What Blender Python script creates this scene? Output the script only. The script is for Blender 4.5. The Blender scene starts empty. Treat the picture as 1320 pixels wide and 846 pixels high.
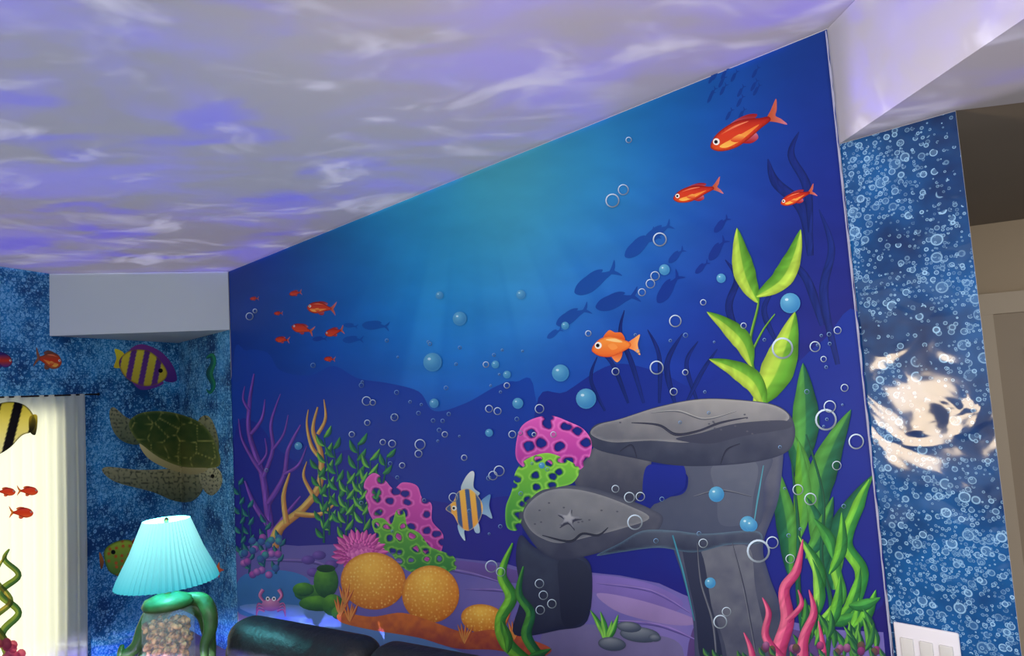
import bpy, bmesh, math, random
import numpy as np
from mathutils import Vector, Matrix
from mathutils.geometry import delaunay_2d_cdt

random.seed(7); rng = np.random.RandomState(5)
SC = bpy.context.scene
SC.view_settings.view_transform = 'Standard'
SC.view_settings.look = 'None'

# ------------------------------------------------------------------ camera
F = 900.0; P = math.radians(4.95); R = math.radians(3.6); CH = 1.60
fw = np.array([0, math.cos(P), math.sin(P)]); r0 = np.array([1., 0, 0]); u0 = np.array([0, -math.sin(P), math.cos(P)])
rt = math.cos(R)*r0 - math.sin(R)*u0
up = math.cos(R)*u0 + math.sin(R)*r0
CAM = np.array([0, 0, CH])
cd = bpy.data.cameras.new('camera'); cam = bpy.data.objects.new('camera', cd); SC.collection.objects.link(cam)
cam.matrix_world = Matrix(((rt[0], up[0], -fw[0], 0), (rt[1], up[1], -fw[1], 0), (rt[2], up[2], -fw[2], CH), (0, 0, 0, 1)))
cd.sensor_width = 36; cd.lens = F/1320*36; cd.clip_start = 0.02
SC.camera = cam

def ray(px, py):
    px = np.asarray(px, float); py = np.asarray(py, float)
    return (px-660)[..., None]*rt + (423-py)[..., None]*up + F*fw
def project(Pts):
    d = np.asarray(Pts)-CAM
    z = d@fw
    return 660+F*(d@rt)/z, 423-F*(d@up)/z

class Plane:
    def __init__(s, p, n):
        s.p = np.array(p, float); n = np.array(n, float); n /= np.linalg.norm(n)
        if np.dot(CAM-s.p, n) < 0: n = -n
        s.n = n
    def hit(s, px, py):
        d = ray(px, py)
        t = ((s.p-CAM)@s.n)/(d@s.n)
        return CAM+d*t[..., None]
    def hito(s, px, py, off): return s.hit(px, py)+s.n*off
class Corner:
    """two walls meeting in an inside corner: a decal wraps round it"""
    def __init__(s, a, b): s.a = a; s.b = b
    def hito(s, px, py, off):
        d = ray(px, py)
        ta = ((s.a.p+s.a.n*off-CAM)@s.a.n)/(d@s.a.n); tb = ((s.b.p+s.b.n*off-CAM)@s.b.n)/(d@s.b.n)
        ta = np.where(ta <= 0, 1e9, ta); tb = np.where(tb <= 0, 1e9, tb)
        return CAM+d*np.minimum(ta, tb)[..., None]
def zhit(px, py, z):
    d = ray(px, py); return CAM+d*((z-CH)/d[2])
def at_depth(px, py, y):
    d = ray(px, py); return CAM+d*(y/d[1])

ZC = 2.50
M1 = zhit(295, 350, ZC); M2 = zhit(1066, 37, ZC)
mdir = (M2-M1); mdir[2] = 0; mdir /= np.linalg.norm(mdir)
MP = Plane(M1, (mdir[1], -mdir[0], 0))          # mural plane
C0 = MP.hit(230, 441); C0[2] = 0                # room corner
L1 = zhit(63, 353, ZC)
ldir = C0-L1; ldir[2] = 0; ldir /= np.linalg.norm(ldir)
LP = Plane(C0, (ldir[1], -ldir[0], 0))
zbL = MP.hit(298, 425)[2]
zbR = MP.hit(1084, 185)[2]
S1 = MP.hit(1084, 185); S2 = MP.hit(1232, 143)
zmb = MP.hit(308, 798)[2]
print('geom', M1, M2, C0, L1, zbL, zbR, S1, S2, zmb)

# ------------------------------------------------------------------ helpers
def lin(c):
    c = np.asarray(c, float)/255.0
    return np.where(c <= 0.04045, c/12.92, ((c+0.055)/1.055)**2.4)
def L4(c):
    l = lin(c); return (float(l[0]), float(l[1]), float(l[2]), 1)

def mesh_obj(name, verts, faces, mat=None, parent=None, smooth=False, kind=None, label=None, category=None, group=None, origin=None):
    me = bpy.data.meshes.new(name)
    v = np.array(verts, float)
    o = np.zeros(3) if origin is None else np.array(origin, float)
    me.from_pydata([tuple(x) for x in (v-o)], [], [tuple(int(i) for i in f) for f in faces])
    me.update()
    ob = bpy.data.objects.new(name, me); SC.collection.objects.link(ob)
    ob.location = o
    if mat: me.materials.append(mat)
    if smooth:
        for p in me.polygons: p.use_smooth = True
    if parent: ob.parent = parent
    tag(ob, kind, label, category, group)
    return ob
def tag(ob, kind=None, label=None, category=None, group=None):
    if kind: ob['kind'] = kind
    if label: ob['label'] = label
    if category: ob['category'] = category
    if group: ob['group'] = group
def empty(name, loc, label, category, rotz=0):
    e = bpy.data.objects.new(name, None); SC.collection.objects.link(e)
    e.location = loc; e.rotation_euler = (0, 0, rotz); tag(e, None, label, category)
    e.empty_display_size = 0.1
    return e

class NT:
    def __init__(s, name):
        s.m = bpy.data.materials.new(name); s.m.use_nodes = True
        s.t = s.m.node_tree; s.b = s.t.nodes['Principled BSDF']; s.o = s.t.nodes['Material Output']
    def n(s, typ, **kw):
        nd = s.t.nodes.new(typ)
        for k, v in kw.items(): setattr(nd, k, v)
        return nd
    def l(s, a, b): s.t.links.new(a, b)
    def math(s, op, a, b=None, c=None, clamp=False):
        nd = s.n('ShaderNodeMath', operation=op); nd.use_clamp = clamp
        for i, v in enumerate((a, b, c)):
            if v is None: continue
            if isinstance(v, (int, float)): nd.inputs[i].default_value = v
            else: s.l(v, nd.inputs[i])
        return nd.outputs[0]
    def mix(s, f, a, b):
        nd = s.n('ShaderNodeMix', data_type='RGBA')
        for i, v in ((0, f), (6, a), (7, b)):
            if isinstance(v, (int, float, tuple)): nd.inputs[i].default_value = v
            else: s.l(v, nd.inputs[i])
        return nd.outputs[2]

def simple(name, col, rough=0.6, noise=0.0, nscale=8, bump=0.0, metallic=0, spec=0.3):
    k = NT(name)
    k.b.inputs['Roughness'].default_value = rough; k.b.inputs['Metallic'].default_value = metallic
    k.b.inputs['Specular IOR Level'].default_value = spec
    tc = k.n('ShaderNodeTexCoord'); nz = k.n('ShaderNodeTexNoise'); nz.inputs['Scale'].default_value = nscale; nz.inputs['Detail'].default_value = 5
    k.l(tc.outputs['Object'], nz.inputs['Vector'])
    c = np.array(L4(col)); d = tuple(list(c[:3]*(1-noise))+[1]); e = tuple(list(np.minimum(1, c[:3]*(1+noise)))+[1])
    k.l(k.mix(nz.outputs['Fac'], d, e), k.b.inputs['Base Color'])
    if bump:
        bp = k.n('ShaderNodeBump'); bp.inputs['Strength'].default_value = bump; bp.inputs['Distance'].default_value = 0.01
        k.l(nz.outputs['Fac'], bp.inputs['Height']); k.l(bp.outputs[0], k.b.inputs['Normal'])
    return k.m

def wallpaper(name, dark, mid, bub, scales, thr, rough, bump=0.0, ringw=0.035, coat=0.0, spec=0.4, fill=.28):
    k = NT(name)
    tc = k.n('ShaderNodeTexCoord')
    uv = tc.outputs['UV']
    nz = k.n('ShaderNodeTexNoise'); nz.inputs['Scale'].default_value = 3.2; nz.inputs['Detail'].default_value = 4; nz.inputs['Roughness'].default_value = .6
    k.l(uv, nz.inputs['Vector'])
    cr = k.n('ShaderNodeMapRange'); cr.inputs[1].default_value = .38; cr.inputs[2].default_value = .62
    k.l(nz.outputs['Fac'], cr.inputs[0])
    base = k.mix(cr.outputs[0], L4(dark), L4(mid))
    tot = None
    for i, s in enumerate(scales):
        mp = k.n('ShaderNodeMapping'); mp.inputs['Location'].default_value = (i*3.7, i*1.9, 0); k.l(uv, mp.inputs['Vector'])
        vo = k.n('ShaderNodeTexVoronoi', voronoi_dimensions='2D'); vo.inputs['Scale'].default_value = s
        k.l(mp.outputs[0], vo.inputs['Vector'])
        sp = k.n('ShaderNodeSeparateColor'); k.l(vo.outputs['Color'], sp.inputs[0])
        r = k.math('MULTIPLY_ADD', sp.outputs[0], 0.24, 0.10)
        d = k.math('ABSOLUTE', k.math('SUBTRACT', vo.outputs['Distance'], r))
        ring = k.math('SUBTRACT', 1.0, k.math('DIVIDE', d, ringw*1.6), clamp=True)
        inside = k.math('MULTIPLY', k.math('LESS_THAN', vo.outputs['Distance'], r), fill)
        sh = k.math('MAXIMUM', ring, inside)
        pres = k.math('GREATER_THAN', k.math('ADD', sp.outputs[1], k.math('MULTIPLY', k.math('SUBTRACT', nz.outputs['Fac'], .5), 2.6)), thr)
        sh = k.math('MULTIPLY', sh, pres)
        sh = k.math('MULTIPLY', sh, k.math('MULTIPLY_ADD', sp.outputs[2], .7, .3))
        tot = sh if tot is None else k.math('MAXIMUM', tot, sh)
    k.l(k.mix(tot, base, L4(bub)), k.b.inputs['Base Color'])
    k.b.inputs['Roughness'].default_value = rough
    k.b.inputs['Specular IOR Level'].default_value = spec
    k.b.inputs['Coat Weight'].default_value = coat; k.b.inputs['Coat Roughness'].default_value = .085
    k.b.inputs['Coat IOR'].default_value = 1.7
    if bump:
        n2 = k.n('ShaderNodeTexNoise'); n2.inputs['Scale'].default_value = 6; n2.inputs['Detail'].default_value = 1.3; n2.inputs['Distortion'].default_value = 1.5
        k.l(uv, n2.inputs['Vector'])
        bp = k.n('ShaderNodeBump'); bp.inputs['Strength'].default_value = bump; bp.inputs['Distance'].default_value = 0.02
        k.l(n2.outputs['Fac'], bp.inputs['Height']); k.l(bp.outputs[0], k.b.inputs['Coat Normal'])
    return k.m

def print_mat(name, rough=.55, trans=0.0):
    k = NT(name)
    at = k.n('ShaderNodeVertexColor', layer_name='Col')
    k.l(at.outputs['Color'], k.b.inputs['Base Color'])
    k.b.inputs['Roughness'].default_value = rough; k.b.inputs['Specular IOR Level'].default_value = .12
    if trans:
        tr = k.n('ShaderNodeBsdfTranslucent'); k.l(at.outputs['Color'], tr.inputs['Color'])
        mx = k.n('ShaderNodeMixShader'); mx.inputs[0].default_value = trans
        k.l(k.b.outputs[0], mx.inputs[1]); k.l(tr.outputs[0], mx.inputs[2]); k.l(mx.outputs[0], k.o.inputs['Surface'])
    return k.m

M_PRINT = print_mat('mural_print', .45); M_DECAL = print_mat('vinyl_decal_print', .4); M_CURPRINT = print_mat('curtain_print', .8, .45)
M_WHITE = simple('white_wall_paint', (186, 184, 190), .8, .03, 3)
M_CEIL = simple('ceiling_paint', (190, 187, 192), .9, .03, 2, .05)
M_SOFL = simple('soffit_paint', (190, 198, 200), .85, .03, 3)
M_HALLC = simple('hall_ceiling_unlit_tone', (140, 128, 112), .9, .05, 3)  # dark taupe stands in for ceiling left unlit by the projector
M_HALLW = simple('hall_wall_paint_dimmed', (180, 158, 130), .85, .05, 3)  # beige with the hallway's warm dim light put into the colour
M_DOOR = simple('hall_door_paint_dimmed', (160, 140, 115), .5, .04, 5)  # door beige, dim hallway light included in the colour
M_FLOOR = simple('carpet_floor', (90, 86, 92), .95, .3, 60, .3)
M_WPL = wallpaper('speckled_bubble_wallpaper', (10, 64, 116), (22, 126, 184), (150, 215, 245), (34, 60, 95), .5, .6, ringw=.09, fill=.5)
M_WPR = wallpaper('bubble_wallpaper', (6, 38, 84), (14, 86, 146), (170, 216, 246), (28, 44, 70, 95), .66, .5, bump=.30, coat=.5, spec=.12, ringw=.045, fill=.16)

# numpy noise
_h = rng.rand(256, 256)
def vnoise(x, y):
    xi = np.floor(x).astype(int); yi = np.floor(y).astype(int); fx = x-xi; fy = y-yi
    fx = fx*fx*(3-2*fx); fy = fy*fy*(3-2*fy)
    g = lambda a, b: _h[a % 256, b % 256]
    return (g(xi, yi)*(1-fx)+g(xi+1, yi)*fx)*(1-fy)+(g(xi, yi+1)*(1-fx)+g(xi+1, yi+1)*fx)*fy
def fbm(x, y, o=4):
    s = 0; a = .5; t = 0
    for i in range(o):
        s = s+a*vnoise(x*2**i+i*17.3, y*2**i+i*9.1); t += a; a *= .5
    return s/t
def cells(x, y):
    xi = np.floor(x).astype(int); yi = np.floor(y).astype(int)
    ds = []
    for i in (-1, 0, 1):
        for j in (-1, 0, 1):
            cx = xi+i+_h[(xi+i) % 256, (yi+j) % 256]*.6+.2; cy = yi+j+_h[(yi+j+71) % 256, (xi+i+13) % 256]*.6+.2
            ds.append(np.hypot(x-cx, y-cy))
    ds = np.sort(np.array(ds), axis=0)
    return ds[1]-ds[0], ds[0]

def catmull(pts, closed=True, n=6):
    p = np.array(pts, float); N = len(p); out = []
    rngi = range(N) if closed else range(N-1)
    for i in rngi:
        if closed: a, b, c, d = p[(i-1) % N], p[i], p[(i+1) % N], p[(i+2) % N]
        else: a, b, c, d = p[max(i-1, 0)], p[i], p[i+1], p[min(i+2, N-1)]
        for k in range(n):
            t = k/n
            out.append(.5*((2*b)+(-a+c)*t+(2*a-5*b+4*c-d)*t*t+(-a+3*b-3*c+d)*t**3))
    if not closed: out.append(p[-1])
    return np.array(out)

class Art:
    """flat painted shapes lying on a wall plane, coloured per vertex"""
    G = {}
    def __init__(s, name, plane, mat, base=0.0, key='m'):
        s.name = name; s.pl = plane; s.mat = mat; s.v = []; s.c = []; s.f = []; s.n = 0; s.key = key
        Art.G.setdefault(key, 0.0008)
    def add(s, pts, cols, faces, al=None):
        off = Art.G[s.key]; Art.G[s.key] += 0.000007
        w = s.pl.hito(pts[:, 0], pts[:, 1], off)
        s.v.append(w); s.c.append(cols); s.f += [[i+s.n for i in f] for f in faces]; s.n += len(pts)
    def poly(s, outline, fill, smooth=True, step=None, n=6):
        o = catmull(outline, True, n) if smooth else np.array(outline, float)
        if not smooth:
            q = []
            for i in range(len(o)):
                a, b = o[i], o[(i+1) % len(o)]; m = max(1, int(np.hypot(*(b-a))/8))
                for k in range(m): q.append(a+(b-a)*k/m)
            o = np.array(q)
        x, y = o[:, 0], o[:, 1]
        A = .5*np.sum(x*np.roll(y, -1)-np.roll(x, -1)*y)
        if A < 0: o = o[::-1]
        x0, y0 = o.min(0); x1, y1 = o.max(0)
        if step is None: step = max(1.5, math.sqrt(abs(A))/14)
        gx, gy = np.meshgrid(np.arange(x0+step*.5, x1, step), np.arange(y0+step*.5, y1, step))
        gx[::2] += step*.5
        g = np.stack([gx.ravel(), gy.ravel()], 1)
        pts = o
        if len(g):
            ins = np.zeros(len(g), bool)
            a = o; b = np.roll(o, -1, 0)
            for i in range(len(a)):
                c = ((a[i, 1] > g[:, 1]) != (b[i, 1] > g[:, 1]))
                den = (b[i, 1]-a[i, 1]) or 1e-9
                xx = (b[i, 0]-a[i, 0])*(g[:, 1]-a[i, 1])/den+a[i, 0]
                ins ^= c & (g[:, 0] < xx)
            g = g[ins]
            if len(g):
                dg = s.dist(g, o); g = g[dg > step*.35]
            if len(g): pts = np.vstack([o, g])
        r = delaunay_2d_cdt([Vector(p) for p in pts], [], [list(range(len(o)))], 1, 1e-4)
        vp = np.array([[v[0], v[1]] for v in r[0]]); fs = [f for f in r[2]]
        if len(vp) == 0: return
        if isinstance(fill, dict) and 'keep' in fill:
            kp = fill['keep'](vp); fs = [f for f in fs if sum(kp[i] for i in f) >= 2]
            used = sorted({i for f in fs for i in f}); mp = {u: i for i, u in enumerate(used)}
            if not used: return
            cc = s.shade(vp, o, fill)[used]; vp = vp[used]; fs = [[mp[i] for i in f] for f in fs]
            s.add(vp, cc, fs); return
        s.add(vp, s.shade(vp, o, fill), fs)
    @staticmethod
    def dist(g, o):
        a = o; b = np.roll(o, -1, 0); d = np.full(len(g), 1e9)
        for i in range(len(a)):
            ab = b[i]-a[i]; L = ab@ab
            if L < 1e-9: continue
            t = np.clip(((g-a[i])@ab)/L, 0, 1)
            d = np.minimum(d, np.hypot(*(g-(a[i]+t[:, None]*ab)).T))
        return d
    def shade(s, p, o, fl):
        if not isinstance(fl, dict): fl = dict(c0=fl)
        c0 = np.array(fl['c0'], float); c1 = np.array(fl.get('c1', c0), float)
        lo = o.min(0); hi = o.max(0); q = (p-lo)/(hi-lo+1e-6)
        if 'sph' in fl:
            sx, sy = fl['sph']; t = np.hypot(q[:, 0]-sx, q[:, 1]-sy)/.85
        else:
            d = np.array(fl.get('dir', (0, 1)), float); t = q@d/(abs(d).sum()); 
            if (d < 0).any(): t = t+abs(d[d < 0]).sum()/abs(d).sum()
        t = np.clip(t, 0, 1)
        if fl.get('noise'):
            sc = fl.get('ns', 12); t = np.clip(t+(fbm(p[:, 0]/sc, p[:, 1]/sc)-.5)*2*fl['noise'], 0, 1)
        col = c0+(c1-c0)*t[:, None]
        if 'mid' in fl:
            m = np.array(fl['mid'], float); w = (1-abs(t-.5)*2)[:, None]; col = col*(1-w)+m*w
        if 'stripe' in fl:
            d, per, c2, ph = fl['stripe']; d = np.array(d, float)/np.hypot(*d)
            u = (p@d-lo@d)/per+ph; w = np.clip((np.sin(u*6.283)-.1)*5, 0, 1)[:, None]; col = col*(1-w)+np.array(c2)*w
        if 'cell' in fl:
            sc, c2, wd = fl['cell']; f, f1 = cells(p[:, 0]/sc, p[:, 1]/sc); w = np.clip(1-f/wd, 0, 1)[:, None]; col = col*(1-w)+np.array(c2)*w
        if 'dots' in fl:
            sc, c2, rr = fl['dots']; f, f1 = cells(p[:, 0]/sc, p[:, 1]/sc); w = np.clip((rr-f1)*6, 0, 1)[:, None]; col = col*(1-w)+np.array(c2)*w
        if 'edge' in fl:
            ce, w = fl['edge']; dd = s.dist(p, o); k = np.clip(1-dd/w, 0, 1)[:, None]*fl.get('ek', .8); col = col*(1-k)+np.array(ce)*k
        if 'fn' in fl: col = fl['fn'](p, col)
        return lin(np.clip(col, 0, 255))
    def ribbon(s, pts, widths, ca, cb, n=8, smooth=True, cm=None):
        c = catmull(pts, False, n) if smooth else np.array(pts, float)
        N = len(c); t = np.linspace(0, 1, N)
        w = np.interp(t, np.linspace(0, 1, len(widths)), widths)
        tg = np.gradient(c, axis=0); tg /= (np.hypot(*tg.T)[:, None]+1e-9); nn = np.stack([-tg[:, 1], tg[:, 0]], 1)
        ss = [-1, -.5, -.06, .06, .5, 1]
        V = []; Cc = []
        ca = np.array(ca, float); cb = np.array(cb, float); cm = (ca+cb)/2 if cm is None else np.array(cm, float)
        sc = [ca*.8, ca, ca*.55+cm*.45, cb*.6+cm*.4, cb, cb*.75]
        for i in range(N):
            for j, q in enumerate(ss):
                V.append(c[i]+nn[i]*w[i]*q*.5); Cc.append(sc[j]*(.88+.24*vnoise(np.array(c[i][0]/6.), np.array(c[i][1]/6.+j))))
        Fs = []
        for i in range(N-1):
            for j in range(5):
                a = i*6+j; Fs.append([a, a+1, a+7, a+6])
        s.add(np.array(V), lin(np.clip(np.array(Cc), 0, 255)), Fs)
    def leaf(s, base, tip, w, ca, cb, bend=.12, wav=0):
        b = np.array(base, float); t = np.array(tip, float); d = t-b; nn = np.array([-d[1], d[0]])
        pts = [b, b+d*.33+nn*bend, b+d*.66+nn*bend*.8, t]
        if wav: pts = [b, b+d*.25+nn*wav, b+d*.5-nn*wav, b+d*.75+nn*wav, t]
        s.ribbon(pts, [w*.12, w*.72, w*1., w*.88, w*.5, .3], ca, cb)
    def ell(s, cx, cy, rx, ry, fill, ang=0, n=20, step=None):
        a = np.linspace(0, 2*math.pi, n, endpoint=False); ca, sa = math.cos(ang), math.sin(ang)
        x = rx*np.cos(a); y = ry*np.sin(a)
        s.poly(np.stack([cx+x*ca-y*sa, cy+x*sa+y*ca], 1), fill, smooth=False, step=step)
    def ring(s, cx, cy, r, w, c, n=22):
        a = np.linspace(0, 2*math.pi, n, endpoint=False)
        V = []; C = []
        for q in (r, r-w*.5, r-w):
            V += list(np.stack([cx+q*np.cos(a), cy+q*np.sin(a)], 1))
        for q in range(3):
            for k in a: C.append(np.array(c)*(.78+.22*math.cos(k+2.2)))
        Fs = []
        for L in range(2):
            for i in range(n):
                j = (i+1) % n; Fs.append([L*n+i, L*n+j, (L+1)*n+j, (L+1)*n+i])
        s.add(np.array(V), lin(np.clip(np.array(C), 0, 255)), Fs)
    def done(s, parent=None, **kw):
        v = np.vstack(s.v); c = np.vstack(s.c)
        org = np.array(parent.location) if parent else v.mean(0)
        me = bpy.data.meshes.new(s.name)
        me.from_pydata([tuple(x) for x in (v-org)], [], s.f); me.update()
        at = me.color_attributes.new('Col', 'FLOAT_COLOR', 'POINT')
        at.data.foreach_set('color', np.hstack([c, np.ones((len(c), 1))]).ravel())
        me.materials.append(s.mat)
        ob = bpy.data.objects.new(s.name, me); SC.collection.objects.link(ob)
        if parent: ob.parent = parent
        else: ob.location = org
        tag(ob, **kw)
        return ob

def uvmesh(name, pl_dir, quads, mat, **kw):
    V = []; Fc = []
    for q in quads:
        Fc.append(list(range(len(V), len(V)+len(q)))); V += list(q)
    ob = mesh_obj(name, V, Fc, mat, **kw)
    uv = ob.data.uv_layers.new(name='UVMap')
    for l in ob.data.loops:
        w = V[l.vertex_index]; uv.data[l.index].uv = (float(np.dot(w[:2], pl_dir[:2])), float(w[2]))
    return ob
def vz(p, z): return np.array([p[0], p[1], z])

def prism(name, plan, z0, z1, mat, **kw):
    n = len(plan); V = [vz(p, z0) for p in plan]+[vz(p, z1) for p in plan]
    Fc = [list(range(n))[::-1], list(range(n, 2*n))]+[[i, (i+1) % n, (i+1) % n+n, i+n] for i in range(n)]
    return mesh_obj(name, V, Fc, mat, **kw)

# ------------------------------------------------------------------ room shell
ML = MP.hit(296, 400)                                 # mural left edge
lend = C0-ldir*4.6
TH = 0.12
nb = -MP.n*TH
vd = np.array([S2[0], S2[1], 0]); vd /= np.linalg.norm(vd)
S2b = vz(S2, 0)+vd*.16-mdir*.02
prism('wall_right', [C0, vz(S2, 0), S2b, C0+nb-mdir*.2], 0, ZC, M_WHITE, kind='structure')
prism('wall_left', [lend, C0, C0-LP.n*TH, lend-LP.n*TH], 0, ZC, M_WHITE, kind='structure')
e = 0.004
uvmesh('wall_corner', mdir, [[vz(C0, 0)+MP.n*e, vz(ML, 0)+MP.n*e, vz(ML, ZC)+MP.n*e, vz(C0, ZC)+MP.n*e]], M_WPL, kind='structure')
uvmesh('wall_window_side', ldir, [[vz(lend, 0)+LP.n*e, vz(C0, 0)+LP.n*e, vz(C0, ZC)+LP.n*e, vz(lend, ZC)+LP.n*e]], M_WPL, kind='structure')
prism('floor', [(-6, -3), (5, -3), (5, 8), (-6, 8)], -.05, 0, M_FLOOR, kind='structure')
prism('ceiling', [(-6, -2.5), (4.5, -2.5), (4.5, 7.5), (-6, 7.5)], ZC, ZC+.05, M_CEIL, kind='structure')
prism('trim_1', [L1+LP.n*e, vz(C0, 0)+LP.n*e+MP.n*e, M1+MP.n*e*1.5], zbL, ZC-.001, M_SOFL, kind='structure')
# right bulkhead
P1 = M2.copy(); P2 = zhit(1320, 24, zbR); sd = P2-P1; sd[2] = 0; sd /= np.linalg.norm(sd)
P2e = P1+sd*3.2
H2 = zhit(1320, 132, zbR); hd = H2-S2; hd[2] = 0; hd /= np.linalg.norm(hd); H2e = S2+hd*2.6
prism('trim_2', [P1, S2, H2e, H2e+np.array([.3, -3.3, 0]), P2e], zbR, ZC-.001, M_CEIL, kind='structure')
# hallway beyond the opening
W1 = zhit(1253, 292, zbR); W2 = zhit(1320, 283, zbR); wd = W2-W1; wd[2] = 0; wd /= np.linalg.norm(wd)
HP = Plane(W1, (wd[1], -wd[0], 0))
Wa = W1-wd*1.0; Wb = W1+wd*3.0
prism('wall_hall', [Wa, Wb, Wb-HP.n*.1, Wa-HP.n*.1], 0, zbR+.02, M_HALLW, kind='structure')
prism('ceiling_hall', [S2, H2e, Wb, Wa, S2b], zbR+.002, zbR+.04, M_HALLC, kind='structure')
# door + casing on hallway wall
D0 = HP.hit(1290, 500); ztop = HP.hit(1300, 404)[2]
def hp(u, z, off=0): return vz(D0, z)+wd*u+HP.n*off
def boxon(u0_, u1, z0, z1, a, b):
    V = [hp(u0_, z0, a), hp(u1, z0, a), hp(u1, z1, a), hp(u0_, z1, a), hp(u0_, z0, b), hp(u1, z0, b), hp(u1, z1, b), hp(u0_, z1, b)]
    return V, [[0, 3, 2, 1], [4, 5, 6, 7], [0, 1, 5, 4], [1, 2, 6, 5], [2, 3, 7, 6], [3, 0, 4, 7]]
def multi(boxes):
    V = []; Fc = []
    for b in boxes:
        v, f = boxon(*b); Fc += [[i+len(V) for i in q] for q in f]; V += v
    return V, Fc
V, Fc = multi([(-.08, 0, 0, ztop+.09, 0, .03), (.80, .88, 0, ztop+.09, 0, .03), (-.10, .90, ztop, ztop+.09, 0, .035)])
mesh_obj('trim_3', V, Fc, simple('casing_paint', (188, 168, 142), .5, .03, 4), kind='structure')
V, Fc = multi([(0, .8, 0, ztop, 0, .012), (.1, .36, .2, .8, .012, .022), (.44, .7, .2, .8, .012, .022), (.1, .36, .95, ztop-.15, .012, .022), (.44, .7, .95, ztop-.15, .012, .022)])
mesh_obj('door_1', V, Fc, M_DOOR, kind='structure')

# ------------------------------------------------------------------ mural canvas
ctrl = [(310,365,28,45,125),(310,430,25,55,140),(310,520,35,50,140),(320,620,45,45,130),(370,345,25,80,150),(370,420,20,88,168),(380,500,25,65,155),(380,600,30,50,140),
(450,310,26,118,172),(450,400,22,110,190),(450,480,22,80,172),(450,600,30,55,150),(550,270,46,148,180),(550,350,40,144,200),(550,450,32,126,206),(550,560,30,82,176),(550,650,35,60,155),
(650,220,76,166,178),(650,300,66,160,190),(650,400,48,136,202),(650,500,34,98,186),(650,600,30,62,158),(650,700,35,50,138),(760,180,50,142,176),(760,260,52,144,190),(760,350,44,120,196),(760,450,32,90,182),(760,540,30,62,155),
(850,130,24,98,164),(850,220,32,104,180),(850,320,32,90,174),(850,420,30,68,162),(850,500,30,50,145),(950,90,22,74,148),(950,200,26,72,160),(950,300,30,62,154),(950,400,30,50,142),(950,500,30,42,132),
(1050,60,24,54,128),(1050,150,26,48,130),(1050,250,30,42,126),(1050,350,32,40,122),(1080,450,34,38,118),(1100,600,38,38,114),(1120,750,36,32,106),(820,750,30,48,150),(400,700,45,50,140),(330,760,50,110,170),(950,850,35,40,125)]
ctrl = np.array(ctrl, float)
def sstep(x): x = np.clip(x, 0, 1); return x*x*(3-2*x)
def mural_bg(p):
    col = np.zeros((len(p), 3)); ws = np.zeros(len(p))
    for c in ctrl:
        d2 = (p[:, 0]-c[0])**2+(p[:, 1]-c[1])**2; w = np.exp(-d2/(2*55**2))+1e-7/(1+d2)
        col += w[:, None]*c[2:]; ws += w
    col /= ws[:, None]
    dx = p[:, 0]-600; dy = p[:, 1]-120
    an = np.degrees(np.arctan2(dx, dy)); rr = np.hypot(dx, dy)
    for a0, w0, k, ln in ((-9, 3.4, 13, 470), (-1, 3, 4, 430), (8, 3, 6, 400), (17, 5, 15, 400), (27, 4.4, 9, 430), (40, 5, 7, 420), (-22, 5, 6, 430), (-38, 5, 4, 350), (55, 5, 5, 500), (66, 4, 4, 500)):
        g = k*sstep((w0-abs(an-a0))/2.2+.5)*sstep((rr-150)/170)*sstep((ln-rr)/140)
        col += g[:, None]*np.array([.7, .9, .65])
    n = fbm(p[:, 0]/60, p[:, 1]/25)-.5
    col *= (1+.12*n)[:, None]
    return col
NU, NZ = 340, 200
MLb = vz(M1, 0); MRb = vz(M2, 0)
us = np.linspace(0, 1, NU); zs = np.linspace(zmb, ZC-.002, NZ)
uu, zz = np.meshgrid(us, zs)
W = MLb[None, None]+(MRb-MLb)[None, None]*uu[..., None]; W[..., 2] = zz; W = W.reshape(-1, 3)+MP.n*.0006
px, py = project(W); cols = lin(np.clip(mural_bg(np.stack([px, py], 1)), 0, 255))
org = vz((MLb+MRb)/2, zmb)
me = bpy.data.meshes.new('painted_mural')
idx = np.arange(NU*NZ).reshape(NZ, NU)
fs = np.stack([idx[:-1, :-1], idx[:-1, 1:], idx[1:, 1:], idx[1:, :-1]], -1).reshape(-1, 4)
me.from_pydata([tuple(x) for x in W-org], [], fs.tolist()); me.update()
at = me.color_attributes.new('Col', 'FLOAT_COLOR', 'POINT'); at.data.foreach_set('color', np.hstack([cols, np.ones((len(cols), 1))]).ravel())
me.materials.append(M_PRINT)
MUR = bpy.data.objects.new('painted_mural', me); SC.collection.objects.link(MUR); MUR.location = org
tag(MUR, None, 'wall-size printed underwater reef mural in deep blue with fish and coral', 'mural')
def A(name): return Art(name, MP, M_PRINT)

# distant hills
a = A('painted_hills')
a.poly([(301,470),(318,452),(345,455),(362,478),(400,484),(430,472),(462,488),(500,494),(540,505),(560,530),(600,520),(640,498),(665,492),(690,510),(690,735),(304,735)], dict(c0=(26,70,164), c1=(42,46,136), noise=.15, ns=40), step=9)
a.poly([(303,560),(330,545),(360,580),(400,600),(450,580),(500,610),(540,640),(600,650),(650,640),(690,650),(690,740),(305,740)], dict(c0=(36,50,146), c1=(48,42,132), noise=.2, ns=30), step=9)
a.poly([(690,530),(730,505),(790,470),(850,480),(900,500),(960,470),(1010,480),(1060,440),(1112,420),(1138,780),(900,790),(690,780)], dict(c0=(28,52,144), c1=(36,38,120), noise=.2, ns=40), step=10)
a.done(MUR)
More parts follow.
